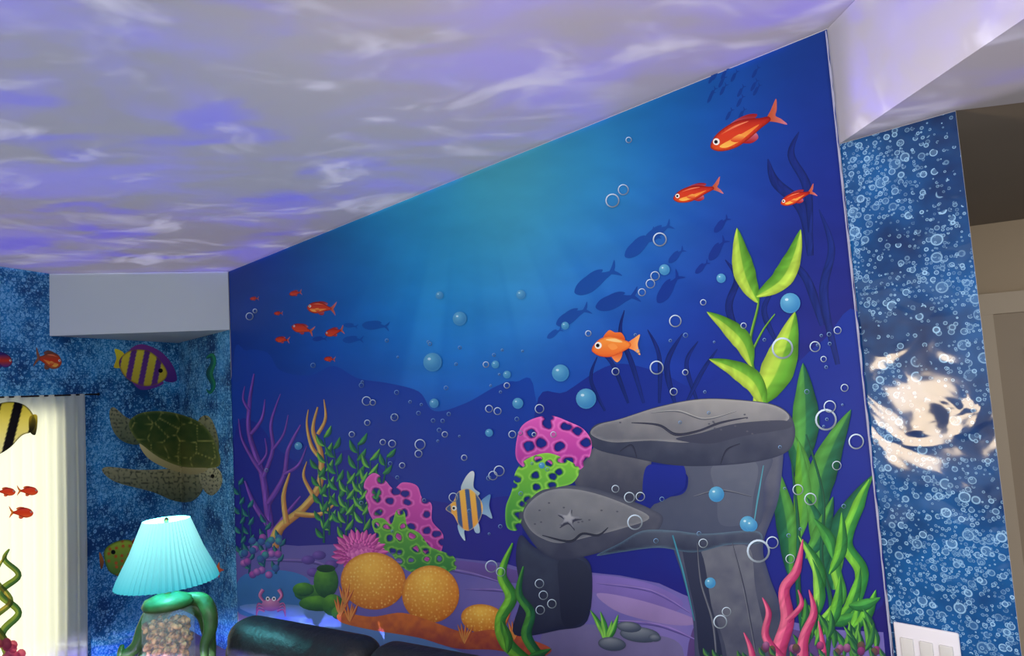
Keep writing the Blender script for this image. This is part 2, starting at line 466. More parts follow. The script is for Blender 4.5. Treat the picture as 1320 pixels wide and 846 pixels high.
# distant dark plants
dk = (24, 42, 112)
for pts, w in [([(1045,330),(1035,270),(1000,235),(990,205)],16),([(1045,300),(1040,240),(1020,200),(1030,170)],12),([(1060,420),(1040,360),(1010,330)],12),([(965,460),(940,400),(950,360),(935,335)],10),
               ([(870,520),(860,470),(880,430)],8),([(830,520),(815,470),(800,430),(805,400)],7),([(850,520),(850,460),(835,425)],6),([(900,520),(885,470),(900,440)],6),([(810,520),(790,470),(770,450)],6),([(1000,440),(985,400),(1000,370)],8),
               ([(1080,470),(1062,380),(1072,320),(1056,270)],12),([(780,530),(762,490),(770,460)],5),([(885,520),(905,480),(925,450)],6)]:
    a = A('painted_distant_seaweed'); a.ribbon(pts, [w*.5, w, w*.8, 1], dk, (28, 44, 118)); a.done(MUR)

def fishpts(pts, cx, cy, L, ang, H=1.0, flip=1):
    ca, sa = math.cos(ang), math.sin(ang)
    return [(cx+(x*L*flip)*ca-(-y*L*H)*sa, cy+(x*L*flip)*sa+(-y*L*H)*ca) for x, y in pts]
BODY = [(-.5,-.03),(-.45,.05),(-.32,.12),(-.1,.155),(.1,.12),(.25,.06),(.36,.03),(.36,-.03),(.2,-.07),(0,-.13),(-.2,-.16),(-.4,-.12)]
TAIL = [(.33,.02),(.42,.09),(.55,.2),(.5,.07),(.45,0),(.5,-.07),(.54,-.17),(.42,-.08),(.33,-.02)]
DORS = [(-.2,.13),(-.05,.17),(.12,.17),(.24,.12),(.15,.08),(-.05,.11)]
def fish(name, cx, cy, L, deg, H=1, flip=1, body=(232,92,30), top=(160,24,26), tail=(200,120,140), label=None, plane=None, mat=None, key='m', parent=None):
    a = Art(name, plane or MP, mat or M_PRINT, key=key); an = math.radians(deg)
    f = lambda p: fishpts(p, cx, cy, L, an, H, flip)
    a.poly(f(TAIL), dict(c0=tail, c1=np.array(body)*.8, dir=(-1, 0)))
    a.poly(f(DORS), dict(c0=np.array(top)*.9, c1=tail))
    a.poly(f([(-.1,-.12),(0,-.19),(.12,-.17),(.1,-.08)]), dict(c0=tail, c1=top))
    a.poly(f(BODY), dict(c0=top, c1=body, mid=(214,62,34), edge=(np.array(top)*.7, L*.03)))
    if L > 30:
        a.poly(f([(-.38,-.05),(-.1,-.03),(.2,-.01),(.1,-.05),(-.1,-.1),(-.3,-.11)]), dict(c0=(236,120,50), c1=(252,190,80)))
        a.poly(f([(-.3,.08),(-.1,.11),(.1,.085),(-.1,.085)]), dict(c0=(240,140,96), c1=(226,100,60)))
        a.poly(f([(-.22,-.04),(-.08,-.02),(-.05,-.09),(-.16,-.1)]), dict(c0=(250,180,80), c1=(210,60,30)))
    if L > 22:
        e1 = f([(-.4,.02)])[0]; a.ell(*e1, L*.045, L*.045, (240,235,220)); e1 = f([(-.405,.02)])[0]; a.ell(*e1, L*.024, L*.024, (20,15,25))
    return a
def silhouette(x, y, l, d, c, H=1.1):
    bgc = mural_bg(np.array([[x, y]], float))[0]; c = np.array(c)*.5+bgc*.5*np.array([.85, .78, .86])
    a = A('painted_distant_fish'); an = math.radians(d)
    for q, h_ in ((BODY, H), (TAIL, 1), (DORS, H)): a.poly(fishpts(q, x, y, l, an, h_), dict(c0=c, c1=c))
    a.done(MUR)
for i in range(16):
    silhouette(905+i*3+random.random()*40, 90+random.random()*70, 17, -58, (22,58,134), .8)
fish('painted_red_fish', 960, 168, 98, -25).done(MUR)
fish('painted_red_fish', 898, 248, 62, -14).done(MUR)
fish('painted_red_fish', 1028, 254, 46, -20).done(MUR)
for x, y, l, d in [(414,397,36,5),(390,424,28,15),(431,428,24,-12),(364,438,18,5),(381,378,16,-8),(328,385,11,0),(359,404,11,0),(425,463,14,5)]:
    fish('painted_red_fish', x, y, l, d, H=1.35).done(MUR)
for x, y, l, d, c in [(768,362,62,-28,(22,66,150)),(795,388,56,-15,(22,56,140)),(738,408,46,-25,(24,66,150)),(826,316,50,-35,(26,70,156)),(862,372,46,-50,(22,50,136)),(848,300,40,-30,(26,72,156)),
                     (925,322,34,-50,(24,50,136)),(930,290,26,-45,(24,50,136)),(484,420,34,5,(22,84,168)),(455,438,26,0,(22,82,168)),(412,437,18,0,(24,64,154)),(452,420,18,10,(22,84,168)),(872,330,26,-40,(24,62,146)),(715,430,22,-30,(26,76,164)),(905,345,22,-40,(22,48,134))]:
    silhouette(x, y, l, d, c)

# sea bed
a = A('painted_sea_bed')
a.poly([(303,708),(340,700),(385,704),(430,702),(500,712),(560,716),(610,722),(650,726),(690,738),(760,738),(800,742),(850,752),(880,766),(940,790),(1010,800),(1080,812),(1139,815),(1152,960),(1150,1100),(900,1100),(600,960),(420,870),(308,802)],
       dict(c0=(102,96,166), c1=(136,118,178), noise=.45, ns=45), smooth=False, step=8)
for o, c in [([(560,722),(620,726),(680,740),(670,752),(610,742)],(108,86,158)),([(760,742),(830,750),(880,775),(860,790),(800,770),(762,762)],(124,106,180)),([(700,815),(760,805),(830,815),(880,835),(860,900),(720,880)],(112,106,152)),
             ([(310,745),(360,735),(400,750),(380,790),(310,792)],(66,124,186)),([(310,785),(380,780),(470,800),(600,842),(700,880),(600,880),(450,830)],(106,144,198)),([(770,765),(830,775),(900,800),(870,806),(800,790)],(152,130,186)),([(900,800),(990,805),(1060,830),(1040,900),(900,900)],(88,68,124))]:
    a.poly(o, dict(c0=c, c1=np.array(c)*.88, noise=.4, ns=20), step=5)
for pts, w in [([(440,720),(520,726),(600,738),(650,752)],5),([(790,800),(850,806),(900,826)],5),([(600,760),(650,762),(690,775)],4),([(330,722),(400,724),(430,735)],5),([(770,752),(840,762),(890,790)],4)]:
    a.ribbon(pts, [1, w, w, 1], (140,120,186), (92,80,150))
a.done(MUR)

# left-hand reef plants
a = A('painted_coral'); pu = (136, 84, 182); pd = (90, 58, 150)
for pts, w in [([(352,715),(346,660),(338,610),(322,560),(322,520),(328,482)],[13,10,8,6,5,2]),([(338,610),(325,590),(312,565),(308,540)],[6,5,3,1]),([(346,650),(366,615),(372,580),(388,548)],[8,6,5,2]),([(340,615),(352,580),(350,545),(362,508)],[6,5,4,1]),
               ([(366,612),(385,600),(396,575)],[5,4,1]),([(324,560),(338,540),(342,515)],[5,4,1]),([(348,680),(328,650),(316,620)],[8,6,2]),([(350,690),(372,660),(388,640)],[8,5,2]),([(352,580),(366,560),(372,535)],[4,3,1]),
               ([(322,530),(314,515),(316,498)],[4,3,1]),([(334,600),(344,585),(342,565)],[4,3,1])]:
    a.ribbon(pts, w, pu, pd)
a.done(MUR)
a = A('painted_coral'); yc = (220, 186, 100); yd = (186, 126, 74)
for pts, w in [([(352,705),(362,680),(392,655),(412,625),(414,585),(404,555),(410,525)],[16,12,10,9,7,5,2]),([(413,590),(402,575),(396,548),(398,528)],[6,5,3,1]),([(410,560),(420,540),(418,515)],[5,4,1]),([(370,675),(366,640),(374,610)],[8,6,2]),([(380,662),(410,664),(432,650)],[8,6,2]),([(405,640),(392,615),(396,595)],[6,4,1])]:
    a.ribbon(pts, w, yc, yd)
a.done(MUR)
g1 = (70,156,78); g2 = (30,100,84)
def frond(a, base, tip, n, ll, w, c1, c2, side=.5):
    b = np.array(base, float); t = np.array(tip, float); d = (t-b); L = np.hypot(*d); u = d/L; nn = np.array([-u[1], u[0]])
    a.ribbon([b, b+d*.5+nn*3, t], [3, 2, 1], c2, c2)
    for i in range(n):
        p = b+d*(i+.6)/n; s = 1 if i % 2 else -1
        a.leaf(p, p+u*ll*.75+nn*s*ll*side, w, c1, c2, .1*s)
for bse, tp, n, ll in [((425,690),(418,560),12,20),((440,680),(430,575),10,20),((455,670),(462,570),10,22),((470,665),(478,590),8,22),((418,700),(410,600),9,18),((485,650),(500,585),6,18),((445,700),(448,620),8,20),((470,700),(465,620),8,20),((500,690),(485,640),6,18)]:
    a = A('painted_seaweed'); frond(a, bse, tp, n, ll, 7, g1 if n % 4 else (120,195,76), g2); a.done(MUR)
for bse, tp, n, ll in [((322,740),(320,650),8,14),((340,735),(343,670),7,14),((312,720),(308,620),8,12),((356,740),(362,690),5,14)]:
    a = A('painted_seaweed'); frond(a, bse, tp, n, ll, 6, (64,140,120), (34,86,116)); a.done(MUR)
a = A('painted_coral')
for i in range(26):
    x = 312+random.random()*50; y = 690+random.random()*52
    a.ell(x, y, 5, 5, dict(c0=random.choice([(200,96,180),(74,180,160),(64,126,170),(220,126,200)]), c1=(60,60,130), sph=(.35,.3)), n=10)
a.done(MUR)
a = A('painted_coral')
for x, y in [(398,722),(412,716),(428,728),(405,738),(420,745)]:
    a.ell(x, y, 9, 6, dict(c0=(130,96,180), c1=(60,50,120), sph=(.3,.3)), n=12)
a.done(MUR)

def lace(a, outl, c0, c1, sc, thr, hi, ox=0, oy=0):
    """coral fan with organic perforations"""
    def warp(p):
        return (p[:, 0]+ox+4*(fbm(p[:, 0]/14, p[:, 1]/14)-.5)*2)/sc, (p[:, 1]+oy+4*(fbm(p[:, 0]/14+40, p[:, 1]/14)-.5)*2)/sc*1.15
    def keep(p):
        x, y = warp(p); f, f1 = cells(x, y); return f1 > thr
    def fn(p, col):
        x, y = warp(p); f, f1 = cells(x, y)
        w = np.clip((f1-thr)/.10, 0, 1)[:, None]; h = np.clip(1-abs(f1-thr-.13)/.1, 0, 1)[:, None]*.55
        col = np.array(c1)*.8*(1-w)+col*w
        return col*(1-h)+np.array(hi)*h
    a.poly(outl, dict(c0=c0, c1=c1, keep=keep, fn=fn, edge=(hi, 3), ek=.4), step=1.15)
a = A('painted_coral')
lace(a, [(474,650),(470,624),(482,610),(496,618),(508,630),(520,622),(538,626),(545,642),(557,650),(558,672),(572,690),(568,714),(552,724),(538,710),(525,702),(505,690),(488,678),(478,664)], (226,92,178), (160,48,138), 20, .25, (246,140,208), 3, 4)
a.done(MUR)
a = A('painted_coral')
lace(a, [(486,692),(480,672),(494,668),(505,676),(512,658),(522,660),(526,678),(542,688),(554,704),(568,710),(586,718),(588,734),(570,744),(545,742),(520,732),(505,714),(492,706)], (112,186,66), (48,120,62), 17, .22, (170,224,90), 0, 9)
a.done(MUR)
a = A('painted_coral')
for i in range(90):
    an = i*2.4; rr = math.sqrt(i/90.)
    x = 464+38*rr*math.cos(an); y = 708+29*rr*math.sin(an)+abs(math.cos(an))*rr*4
    a.leaf((464+(x-464)*.6, 708+(y-708)*.6+4), (x, y), 8, (236,116,184), (190,62,148), 0) if i > 30 else a.ell(x, y, 5, 6, dict(c0=(244,140,198), c1=(186,64,146), sph=(.4,.2)), n=10)
a.done(MUR)
a = A('painted_coral')
for x, y, rx, ry in [(402,765,22,11),(392,760,14,9),(412,778,26,10),(421,750,16,21),(430,780,14,14),(438,790,10,9)]:
    a.ell(x, y, rx, ry, dict(c0=(104,172,56), c1=(24,76,52), sph=(.35,.15), noise=.15, ns=4), n=18)
a.ell(421, 733, 12, 5, dict(c0=(34,84,48), c1=(20,60,44)))
a.done(MUR)
for x, y, rx, ry, an in [(482,749,42,37,.1),(556,766,37,37,.15),(624,798,29,19,.15)]:
    a = A('painted_orange_sponge')
    a.ell(x, y, rx, ry, dict(c0=(254,198,80), c1=(206,106,32), sph=(.42,.25), dots=(5, (255,220,120), .22), edge=((180,90,36), 4), ek=.5, noise=.1, ns=6), an, 36, step=1.7)
    a.done(MUR)
a = A('painted_coral')
a.poly([(440,790),(480,795),(520,790),(560,802),(600,815),(640,812),(690,826),(712,838),(690,848),(640,838),(590,836),(540,822),(480,812),(440,802)], dict(c0=(222,118,54), c1=(160,66,62), noise=.5, ns=7), step=2.5)
for x, y in [(440,785),(446,770),(452,792),(650,800),(664,815),(600,820)]:
    for k in range(5):
        a.leaf((x, y+10), (x-10+k*5+random.random()*3, y-10-random.random()*8), 4, (244,160,80), (196,86,54), 0)
a.done(MUR)
a = A('painted_crab')
for sx in (-1, 1):
    for k in range(3): a.ribbon([(350+sx*8, 782+k*3), (350+sx*16, 778+k*4), (350+sx*19, 787+k*4)], [3, 2.4, 1], (200,120,170), (150,80,150))
    a.ribbon([(350+sx*8, 776), (350+sx*14, 768), (350+sx*10, 760)], [3, 4, 5], (220,140,180), (170,90,150))
a.ell(350, 780, 12, 8, dict(c0=(225,150,190), c1=(130,80,150), sph=(.4,.2)))
for sx in (-4, 4): a.ell(350+sx, 772, 2.6, 3, (235,235,240), n=10); a.ell(350+sx, 772, 1.2, 1.5, (20,20,40), n=8)
a.done(MUR)

# green right seaweed (behind stone)
a = A('painted_leafy_seaweed')
G1 = (180,212,76); G2 = (90,154,48); D1 = (80,150,68); D2 = (32,94,70)
a.ribbon([(1000,640),(985,560),(972,480),(968,440),(978,395),(978,372)], [7,6,5,4,3,2], (120,170,60), (70,120,50))
a.ribbon([(972,450),(985,425),(1000,405)], [3,2.5,1.5], (120,170,60), (70,120,50))
a.leaf((978,390), (951,294), 29, G1, G2, -.06)
a.leaf((976,382), (1033,296), 28, G2, G1, .14)
a.leaf((970,472), (912,402), 26, G1, G2, .12)
a.leaf((974,524), (1026,402), 44, G1, G2, .06, 0)
a.leaf((987,526), (915,463), 28, G1, G2, .16)
a.done(MUR)
a = A('painted_leafy_seaweed')
a.leaf((1035,600), (1036,468), 36, D1, D2, .03)
a.leaf((1040,640), (1012,545), 24, D2, D1, .05)
a.leaf((1055,680), (1098,528), 38, D1, D2, -.08)
a.leaf((1075,760), (1126,612), 34, D2, D1, -.1)
a.leaf((1028,700), (1030,568), 24, G2, D1, .05)
a.leaf((1018,740), (996,590), 28, D2, D1, .04)
a.leaf((1060,740), (1040,640), 28, D1, D2, .08)
a.leaf((1040,720), (1075,640), 22, D1, D2, .05)
a.ribbon([(1065,860),(1072,780),(1060,720),(1062,640),(1040,560)], [7,6,5,4,2], D2, (40,80,60))
a.ribbon([(1040,840),(1030,760),(1030,680),(1022,600)], [8,7,5,2], D2, (40,80,60))
a.done(MUR)

# stone arch
a = A('painted_stone_arch')
def rock(o, c0, c1, ec=(150,152,158), ek=.45, w=5, st=4, d=(0,1), ns=22, nz=.35): a.poly(o, dict(c0=c0, c1=c1, noise=nz, ns=ns, edge=(ec, w), ek=ek, dir=d), step=st)
rock([(868,690),(905,668),(978,664),(985,600),(1010,560),(1005,640),(985,700),(992,740),(1008,785),(1018,846),(1030,980),(900,960),(897,850),(893,790),(880,740)], (92,96,112), (48,54,78), (50,60,100), .5, 7, 4)
a.poly([(905,712),(940,704),(968,708),(975,760),(990,830),(1000,900),(950,900),(935,830),(915,770)], dict(c0=(104,108,120), c1=(66,70,92), noise=.4, ns=14), step=4)
a.poly([(880,700),(905,712),(918,780),(932,850),(905,850),(897,790)], dict(c0=(54,60,82), c1=(38,44,68)), step=5)
rock([(672,690),(690,705),(720,716),(750,716),(764,738),(758,800),(722,812),(664,818),(672,770),(666,720)], (62,70,90), (38,42,64), (30,36,70), .5, 8, 4)
a.poly([(722,722),(750,722),(762,742),(756,796),(728,806),(722,760)], dict(c0=(48,54,74), c1=(34,38,60)), step=5)
rock([(742,612),(758,590),(775,574),(835,585),(838,608),(826,640),(800,652),(750,632)], (106,108,116), (60,64,82), (50,55,80), .4, 4, 3)
rock([(880,596),(990,585),(986,625),(978,680),(920,690),(870,684),(840,690),(830,672),(850,645),(882,636),(888,615)], (84,90,108), (70,78,100), (60,66,92), .4, 5, 4)
a.poly([(920,600),(975,596),(972,640),(965,672),(930,676),(925,640)], dict(c0=(96,102,118), c1=(80,88,108), noise=.3), step=4)
a.poly([(834,602),(858,600),(882,600),(884,628),(866,640),(842,650),(830,640)], dict(c0=(34,46,140), c1=(30,42,124)))
rock([(760,566),(768,548),(800,540),(850,524),(905,514),(962,516),(1000,522),(1020,536),(1026,560),(1016,582),(982,594),(930,600),(872,600),(815,590),(772,580)], (90,94,108), (54,60,80), (44,50,70), .4, 3, 3.5)
rock([(763,560),(772,548),(802,540),(850,525),(905,515),(962,517),(1002,524),(1018,540),(985,552),(945,556),(895,570),(840,568),(790,570)], (146,146,146), (104,106,114), (175,175,172), .4, 3, 3.5)
a.poly([(872,566),(905,558),(950,546),(1012,542),(1018,552),(960,562),(915,572)], dict(c0=(70,74,90), c1=(60,64,82)), step=4)
a.ribbon([(815,545),(850,548),(872,560),(900,556),(930,545),(965,538)], [1,3,4,3,3,1], (52,56,74), (60,62,78))
a.ribbon([(840,532),(875,530),(910,540),(950,530)], [1,3,3,1], (166,166,164), (90,94,104))
a.ribbon([(800,582),(815,574),(822,590)], [1,2.5,1], (44,48,68), (54,58,76)); a.ribbon([(930,598),(938,580),(955,572)], [1,2.5,1], (40,44,64), (54,58,76))
rock([(670,668),(676,650),(695,634),(722,626),(760,628),(800,640),(838,655),(856,668),(842,690),(800,704),(760,716),(722,722),(700,712),(684,694)], (96,100,112), (58,62,82), (40,46,70), .4, 4, 3.5)
rock([(676,664),(684,648),(704,634),(732,630),(768,636),(812,652),(838,668),(800,682),(760,692),(724,700),(700,694),(684,682)], (134,136,140), (98,102,112), (160,162,164), .4, 3, 3.5)
rock([(830,684),(870,684),(910,688),(975,684),(980,700),(940,702),(895,712),(850,706),(800,712),(770,716),(800,700)], (80,88,106), (42,48,70), (110,160,180), .4, 3, 3)
a.ribbon([(700,690),(735,698),(752,688),(772,690),(785,680)], [1,3.5,3,3,1], (44,48,64), (50,54,70))
a.ribbon([(900,700),(905,750),(920,800),(925,850)], [1,3,4,2], (60,66,86), (110,114,126))
a.ribbon([(945,700),(960,760),(975,840)], [1,3,2], (56,60,80), (106,110,122))
a.ribbon([(895,640),(930,632),(970,640)], [1,3,1], (114,118,128), (60,66,84))
a.ribbon([(868,690),(882,740),(896,800)], [2,3,1], (70,150,170), (60,110,140))
a.ribbon([(985,600),(978,640),(972,680)], [1,2.5,1], (80,160,180), (80,130,150))
for _ in range(90):
    x = random.uniform(690,1000); y = random.uniform(530,690)
    if (775 < x < 1000 and 530 < y < 560) or (690 < x < 800 and 645 < y < 680): a.ell(x, y, 1.6, 1.1, (84,86,98), n=7)
a.done(MUR)
a = A('painted_starfish')
sp = []
for i in range(10):
    an = -math.pi/2+i*math.pi/5+.2; q = 17 if i % 2 == 0 else 6
    sp.append((734+q*math.cos(an), 668+q*.85*math.sin(an)))
a.poly([(x+1, y+3) for x, y in sp], (60,62,78)); a.poly(sp, dict(c0=(184,186,190), c1=(136,138,146), edge=((100,104,116), 2)), n=3)
a.done(MUR)
a = A('painted_coral')
lace(a, [(666,576),(672,552),(688,540),(712,536),(735,544),(754,554),(764,572),(758,596),(742,608),(718,602),(700,592),(682,604),(668,594)], (230,98,186), (166,52,146), 24, .27, (248,146,214), 5, 0)
a.done(MUR)
a = A('painted_coral')
lace(a, [(666,608),(680,592),(706,584),(730,592),(748,604),(740,622),(720,628),(700,632),(686,642),(676,657),(670,682),(655,680),(653,655),(661,632)], (132,206,68), (58,136,62), 20, .23, (176,234,96), 2, 5)
a.done(MUR)

# foreground ribbons and small plants
a = A('painted_leafy_seaweed')
a.ribbon([(690,860),(655,830),(646,800),(660,770),(648,740),(662,700)], [14,18,14,16,12,2], (126,198,64), (54,126,54))
a.ribbon([(700,850),(680,820),(685,790),(670,765),(676,730)], [12,14,12,10,2], (76,150,64), (34,94,62))
a.leaf((655,842), (648,800), 12, (90,170,60), (50,110,50), .1)
a.leaf((682,846), (712,836), 10, (60,130,60), (40,90,60), .05)
a.done(MUR)
a = A('painted_leafy_seaweed')
for t in [(762,786),(775,788),(790,800),(798,792)]: a.leaf((782,828), t, 8, (130,200,84), (50,120,60), .05)
a.done(MUR)
for x, y, rx, ry in [(826,818,26,10),(790,830,18,9),(812,808,16,7),(845,822,8,5)]:
    a = A('painted_pebble')
    a.ell(x, y, rx, ry, dict(c0=(136,144,152), c1=(60,70,92), sph=(.4,.1), edge=((60,70,90), 3)), .1)
    a.done(MUR)
a = A('painted_leafy_seaweed')
a.ribbon([(1096,800),(1112,740),(1092,700),(1108,650),(1122,618)], [10,18,16,16,2], (118,192,64), (46,126,62))
a.ribbon([(1060,800),(1085,770),(1078,730),(1090,700)], [8,14,14,2], (136,204,74), (62,136,62))
for b_, t_ in [((1075,720),(1050,668)),((1070,740),(1086,660)),((1060,770),(1030,690)),((1080,800),(1110,730)),((1065,800),(1112,788)),((1058,820),(1084,742)),((1050,800),(1048,720)),((1085,840),(1108,770)),((1100,810),(1130,760)),((1095,780),(1136,770))]:
    a.leaf(b_, t_, 16, random.choice([(110,188,64),(74,156,70),(146,208,84)]), (42,110,58), .1)
for i in range(26):
    x = 1025+random.random()*108; y = 780+random.random()*60
    a.leaf((x, y+25), (x+random.uniform(-16,16), y-12), 9, random.choice([(70,138,64),(104,170,70)]), (36,86,62), .1)
a.done(MUR)
a = A('painted_pink_coral')
for pts, w in [([(1012,900),(1004,846),(1016,800),(1012,760),(1028,735),(1036,695)],[26,20,18,14,12,1]),([(1040,900),(1036,830),(1050,790),(1044,760)],[18,14,10,1]),([(1010,850),(988,820),(992,790),(984,770)],[12,10,8,1]),([(1055,880),(1062,840),(1056,800)],[12,9,1]),([(1016,800),(1034,780),(1030,760)],[8,7,1]),([(975,880),(970,840),(960,815)],[10,8,1])]:
    a.ribbon(pts, w, (224,108,142), (174,56,104))
a.done(MUR)
a = A('painted_coral')
for i in range(40):
    x = 985+random.random()*150; y = 832+random.random()*60
    a.ell(x, y, 5, 6, dict(c0=random.choice([(190,70,130),(150,60,120),(100,90,60),(170,110,150)]), c1=(80,40,80), sph=(.4,.2)), n=9)
for x in range(900, 1150, 14): frond(a, (x, 900), (x+random.uniform(-8, 8), 838+random.random()*16), 5, 14, 6, (80,130,70), (40,80,70))
a.done(MUR)

# orange fish and striped angelfish
a = A('painted_orange_fish')
f = lambda p: fishpts(p, 795, 446, 62, -.06)
a.poly(f([(.25,.04),(.4,.14),(.52,.2),(.46,0),(.5,-.22),(.38,-.12),(.25,-.05)]), dict(c0=(236,120,50), c1=(250,180,110), dir=(1,0)))
a.poly(f([(-.25,.16),(-.12,.33),(0,.28),(.14,.26),(.2,.1),(0,.14)]), dict(c0=(240,130,60), c1=(214,80,30)))
a.poly(f([(-.1,-.18),(0,-.34),(.1,-.26),(.12,-.12)]), dict(c0=(214,80,30), c1=(250,160,90)))
a.poly(f([(-.5,-.05),(-.44,.06),(-.3,.17),(-.1,.21),(.12,.14),(.3,.05),(.3,-.04),(.12,-.14),(-.1,-.22),(-.32,-.2),(-.46,-.12)]), dict(c0=(250,160,66), c1=(232,104,44), edge=((200,66,30), 2)))
a.poly(f([(-.2,.14),(0,.15),(.15,.07),(0,.08)]), (252,206,130))
a.poly(f([(-.16,.02),(-.04,.05),(.04,-.04),(-.08,-.08)]), (248,150,70))
x, y = f([(-.36,.03)])[0]; a.ell(x, y, 4.5, 4.5, (240,240,230)); a.ell(x-.6, y, 2.4, 2.4, (20,20,30))
a.done(MUR)
a = A('painted_angelfish')
a.poly([(596,632),(600,618),(608,608),(613,610),(612,628),(620,636),(610,642)], dict(c0=(224,230,224), c1=(150,180,190)))
a.poly([(592,676),(594,688),(601,697),(600,684),(606,682)], dict(c0=(150,190,210), c1=(210,230,230)))
a.poly([(612,676),(614,686),(620,686),(618,674)], dict(c0=(190,210,220), c1=(160,190,210)))
a.poly([(620,648),(628,640),(634,638),(632,652),(636,668),(628,664),(620,660)], dict(c0=(90,140,190), c1=(160,190,210)))
a.poly([(576,656),(586,646),(592,634),(606,630),(618,640),(624,654),(619,672),(606,684),(594,678),(586,664)], dict(c0=(242,190,80), c1=(236,160,70), stripe=((1,-.1), 13, (60,90,140), .15), edge=((230,200,150), 1.5)), step=1)
a.ell(587, 655, 3.2, 3.2, (235,235,220)); a.ell(586.4, 655, 1.7, 1.7, (15,15,30))
a.done(MUR)

# bubbles
a = A('painted_bubble')
for x, y, r in [(559,467,12),(594,411,9),(724,481,11),(757,514,13),(1020,391,13),(925,637,10),(568,381,5),(673,380,6),(858,348,7),(965,675,10),(669,520,7),(931,359,6),(917,751,7),(632,558,5),(561,520,6),(730,420,5),(970,677,8),(640,470,5),(655,483,5),(386,575,5),(700,600,4)]:
    a.ell(x, y, r, r, dict(c0=(106,176,206), c1=(40,110,172), sph=(.35,.3), edge=((90,160,200), 2), ek=.5))
    a.ell(x-r*.35, y-r*.35, r*.18, r*.14, (190,222,235), n=8)
rg = [(791,259,9),(805,245,7),(852,309,9),(848,474,9),(829,377,5),(872,414,8),(908,390,4),(812,181,4),(820,673,10),(795,479,5),(1010,449,14),(1052,447,7),(1081,426,5),(1066,541,14),(1071,524,8),(1105,569,10),(1046,643,8),(1030,631,7),(979,710,15),(997,699,8),
 (1063,463,4),(543,573,7),(541,585,5),(482,519,4),(474,517,6),(510,538,5),(507,572,5),(645,607,7),(637,613,6),(697,527,6),(632,527,5),(643,530,5),(697,752,6),(702,767,6),(713,778,6),(698,786,6),(635,730,8),(647,737,6),(813,641,7),(827,640,6),(930,801,9),(938,788,6),(323,408,5),(330,401,3),
 (1090,500,5),(1020,720,6),(586,641,6),(870,505,5),(840,366,6),(846,356,6),(795,630,5),(662,560,5),(600,590,4),(575,560,4),(495,570,4),(520,600,4),(455,560,4),(475,545,4),(960,420,4),(760,430,4),(715,560,4),(628,470,4),(655,497,4),(690,560,3),(1080,600,6),(908,700,6),(885,480,4)]
for x, y, r in rg: a.ring(x, y, r, max(1.0, r*.17), (206,226,244))
for i in range(70):
    x = random.gauss(random.choice([640,500,1050,850,560]), 45); y = random.uniform(430, 700); r = random.uniform(1.5, 3.4)
    if x < 1110: a.ring(x, y, r, .8, (130,170,215), n=10)
a.done(MUR, kind='stuff')
print('layers', Art.G)

# pale ragged wallpaper edge
zz_ = np.linspace(zmb, ZC-.01, 90)
Vv = []; Ff = []
for i, z in enumerate(zz_):
    for k in (0, 1):
        w_ = (-.001 if k == 0 else .0032+.0012*math.sin(i*2.1)+.001*math.sin(i*.7))
        Vv.append(vz(M2, z)+mdir*w_+MP.n*.012)
for i in range(89): Ff.append([i*2, i*2+1, i*2+3, i*2+2])
mesh_obj('trim_4', Vv, Ff, simple('torn_wallpaper_edge', (160, 160, 182), .7, .35, 30), kind='structure')

# wallpaper strip
q0 = vz(M2, 0)+mdir*.002+MP.n*.003; q1 = vz(S2, 0)+MP.n*.003
strip = uvmesh('bubble_wallpaper_strip', mdir, [[q0, q1, vz(q1, zbR-.002), vz(q0, zbR-.002)]], M_WPR, label='glossy blue bubble wallpaper strip on the narrow wall', category='wallpaper')
SW = empty('light_switch', MP.hit(1198, 845), 'white triple light switch plate on bubble wallpaper', 'light switch', math.atan2(mdir[1], mdir[0]))
def rbox(name, size, loc, mat, parent, bev=.004, seg=3, rot=(0, 0, 0), sub=0, **kw):
    bm = bmesh.new(); bmesh.ops.create_cube(bm, size=1)
    bmesh.ops.scale(bm, vec=size, verts=bm.verts)
    if bev: bmesh.ops.bevel(bm, geom=bm.edges[:], offset=bev, segments=seg, profile=.5, affect='EDGES')
    me = bpy.data.meshes.new(name); bm.to_mesh(me); bm.free()
    for p in me.polygons: p.use_smooth = True
    me.materials.append(mat)
    ob = bpy.data.objects.new(name, me); SC.collection.objects.link(ob); ob.location = loc; ob.rotation_euler = rot
    if parent: ob.parent = parent
    tag(ob, **kw); return ob
M_PLATE = simple('switch_plastic', (222, 218, 222), .35, .02)
wpl = np.linalg.norm(MP.hit(1238, 815)-MP.hit(1157, 815))
rbox('cover_plate', (wpl, .008, .135), (0, -.009, 0), M_PLATE, SW)
for dx in (-.3, 0, .3): rbox('rocker', (wpl*.2, .012, .07), (dx*wpl, -.012, 0), simple('rocker_plastic', (205,202,196), .3, .02), SW, .002)

# ------------------------------------------------------------------ wall decals
COR = Corner(LP, MP)
def D(name): return Art(name, COR, M_DECAL, key='d')
Art.G['d'] = 0.006
a = D('turtle_wall_decal')
skin = dict(c0=(158,154,112), c1=(88,100,74), cell=(6, (46,54,46), .14), noise=.3, ns=10)
a.poly([(176,548),(160,536),(146,525),(141,534),(146,556),(160,570),(180,572)], skin, step=1.8)
a.poly([(255,548),(262,536),(272,540),(280,560),(282,580),(272,578)], skin, step=1.8)
a.poly([(252,600),(225,604),(180,606),(140,602),(132,608),(150,622),(195,634),(225,646),(248,646),(262,628)], dict(c0=(172,166,122), c1=(84,94,72), cell=(7, (50,58,48), .16)), step=1.8)
a.poly([(256,600),(272,600),(284,608),(286,624),(276,638),(266,636),(258,622)], dict(c0=(190,186,140), c1=(130,130,104), cell=(5, (60,66,54), .14)), step=1.5)
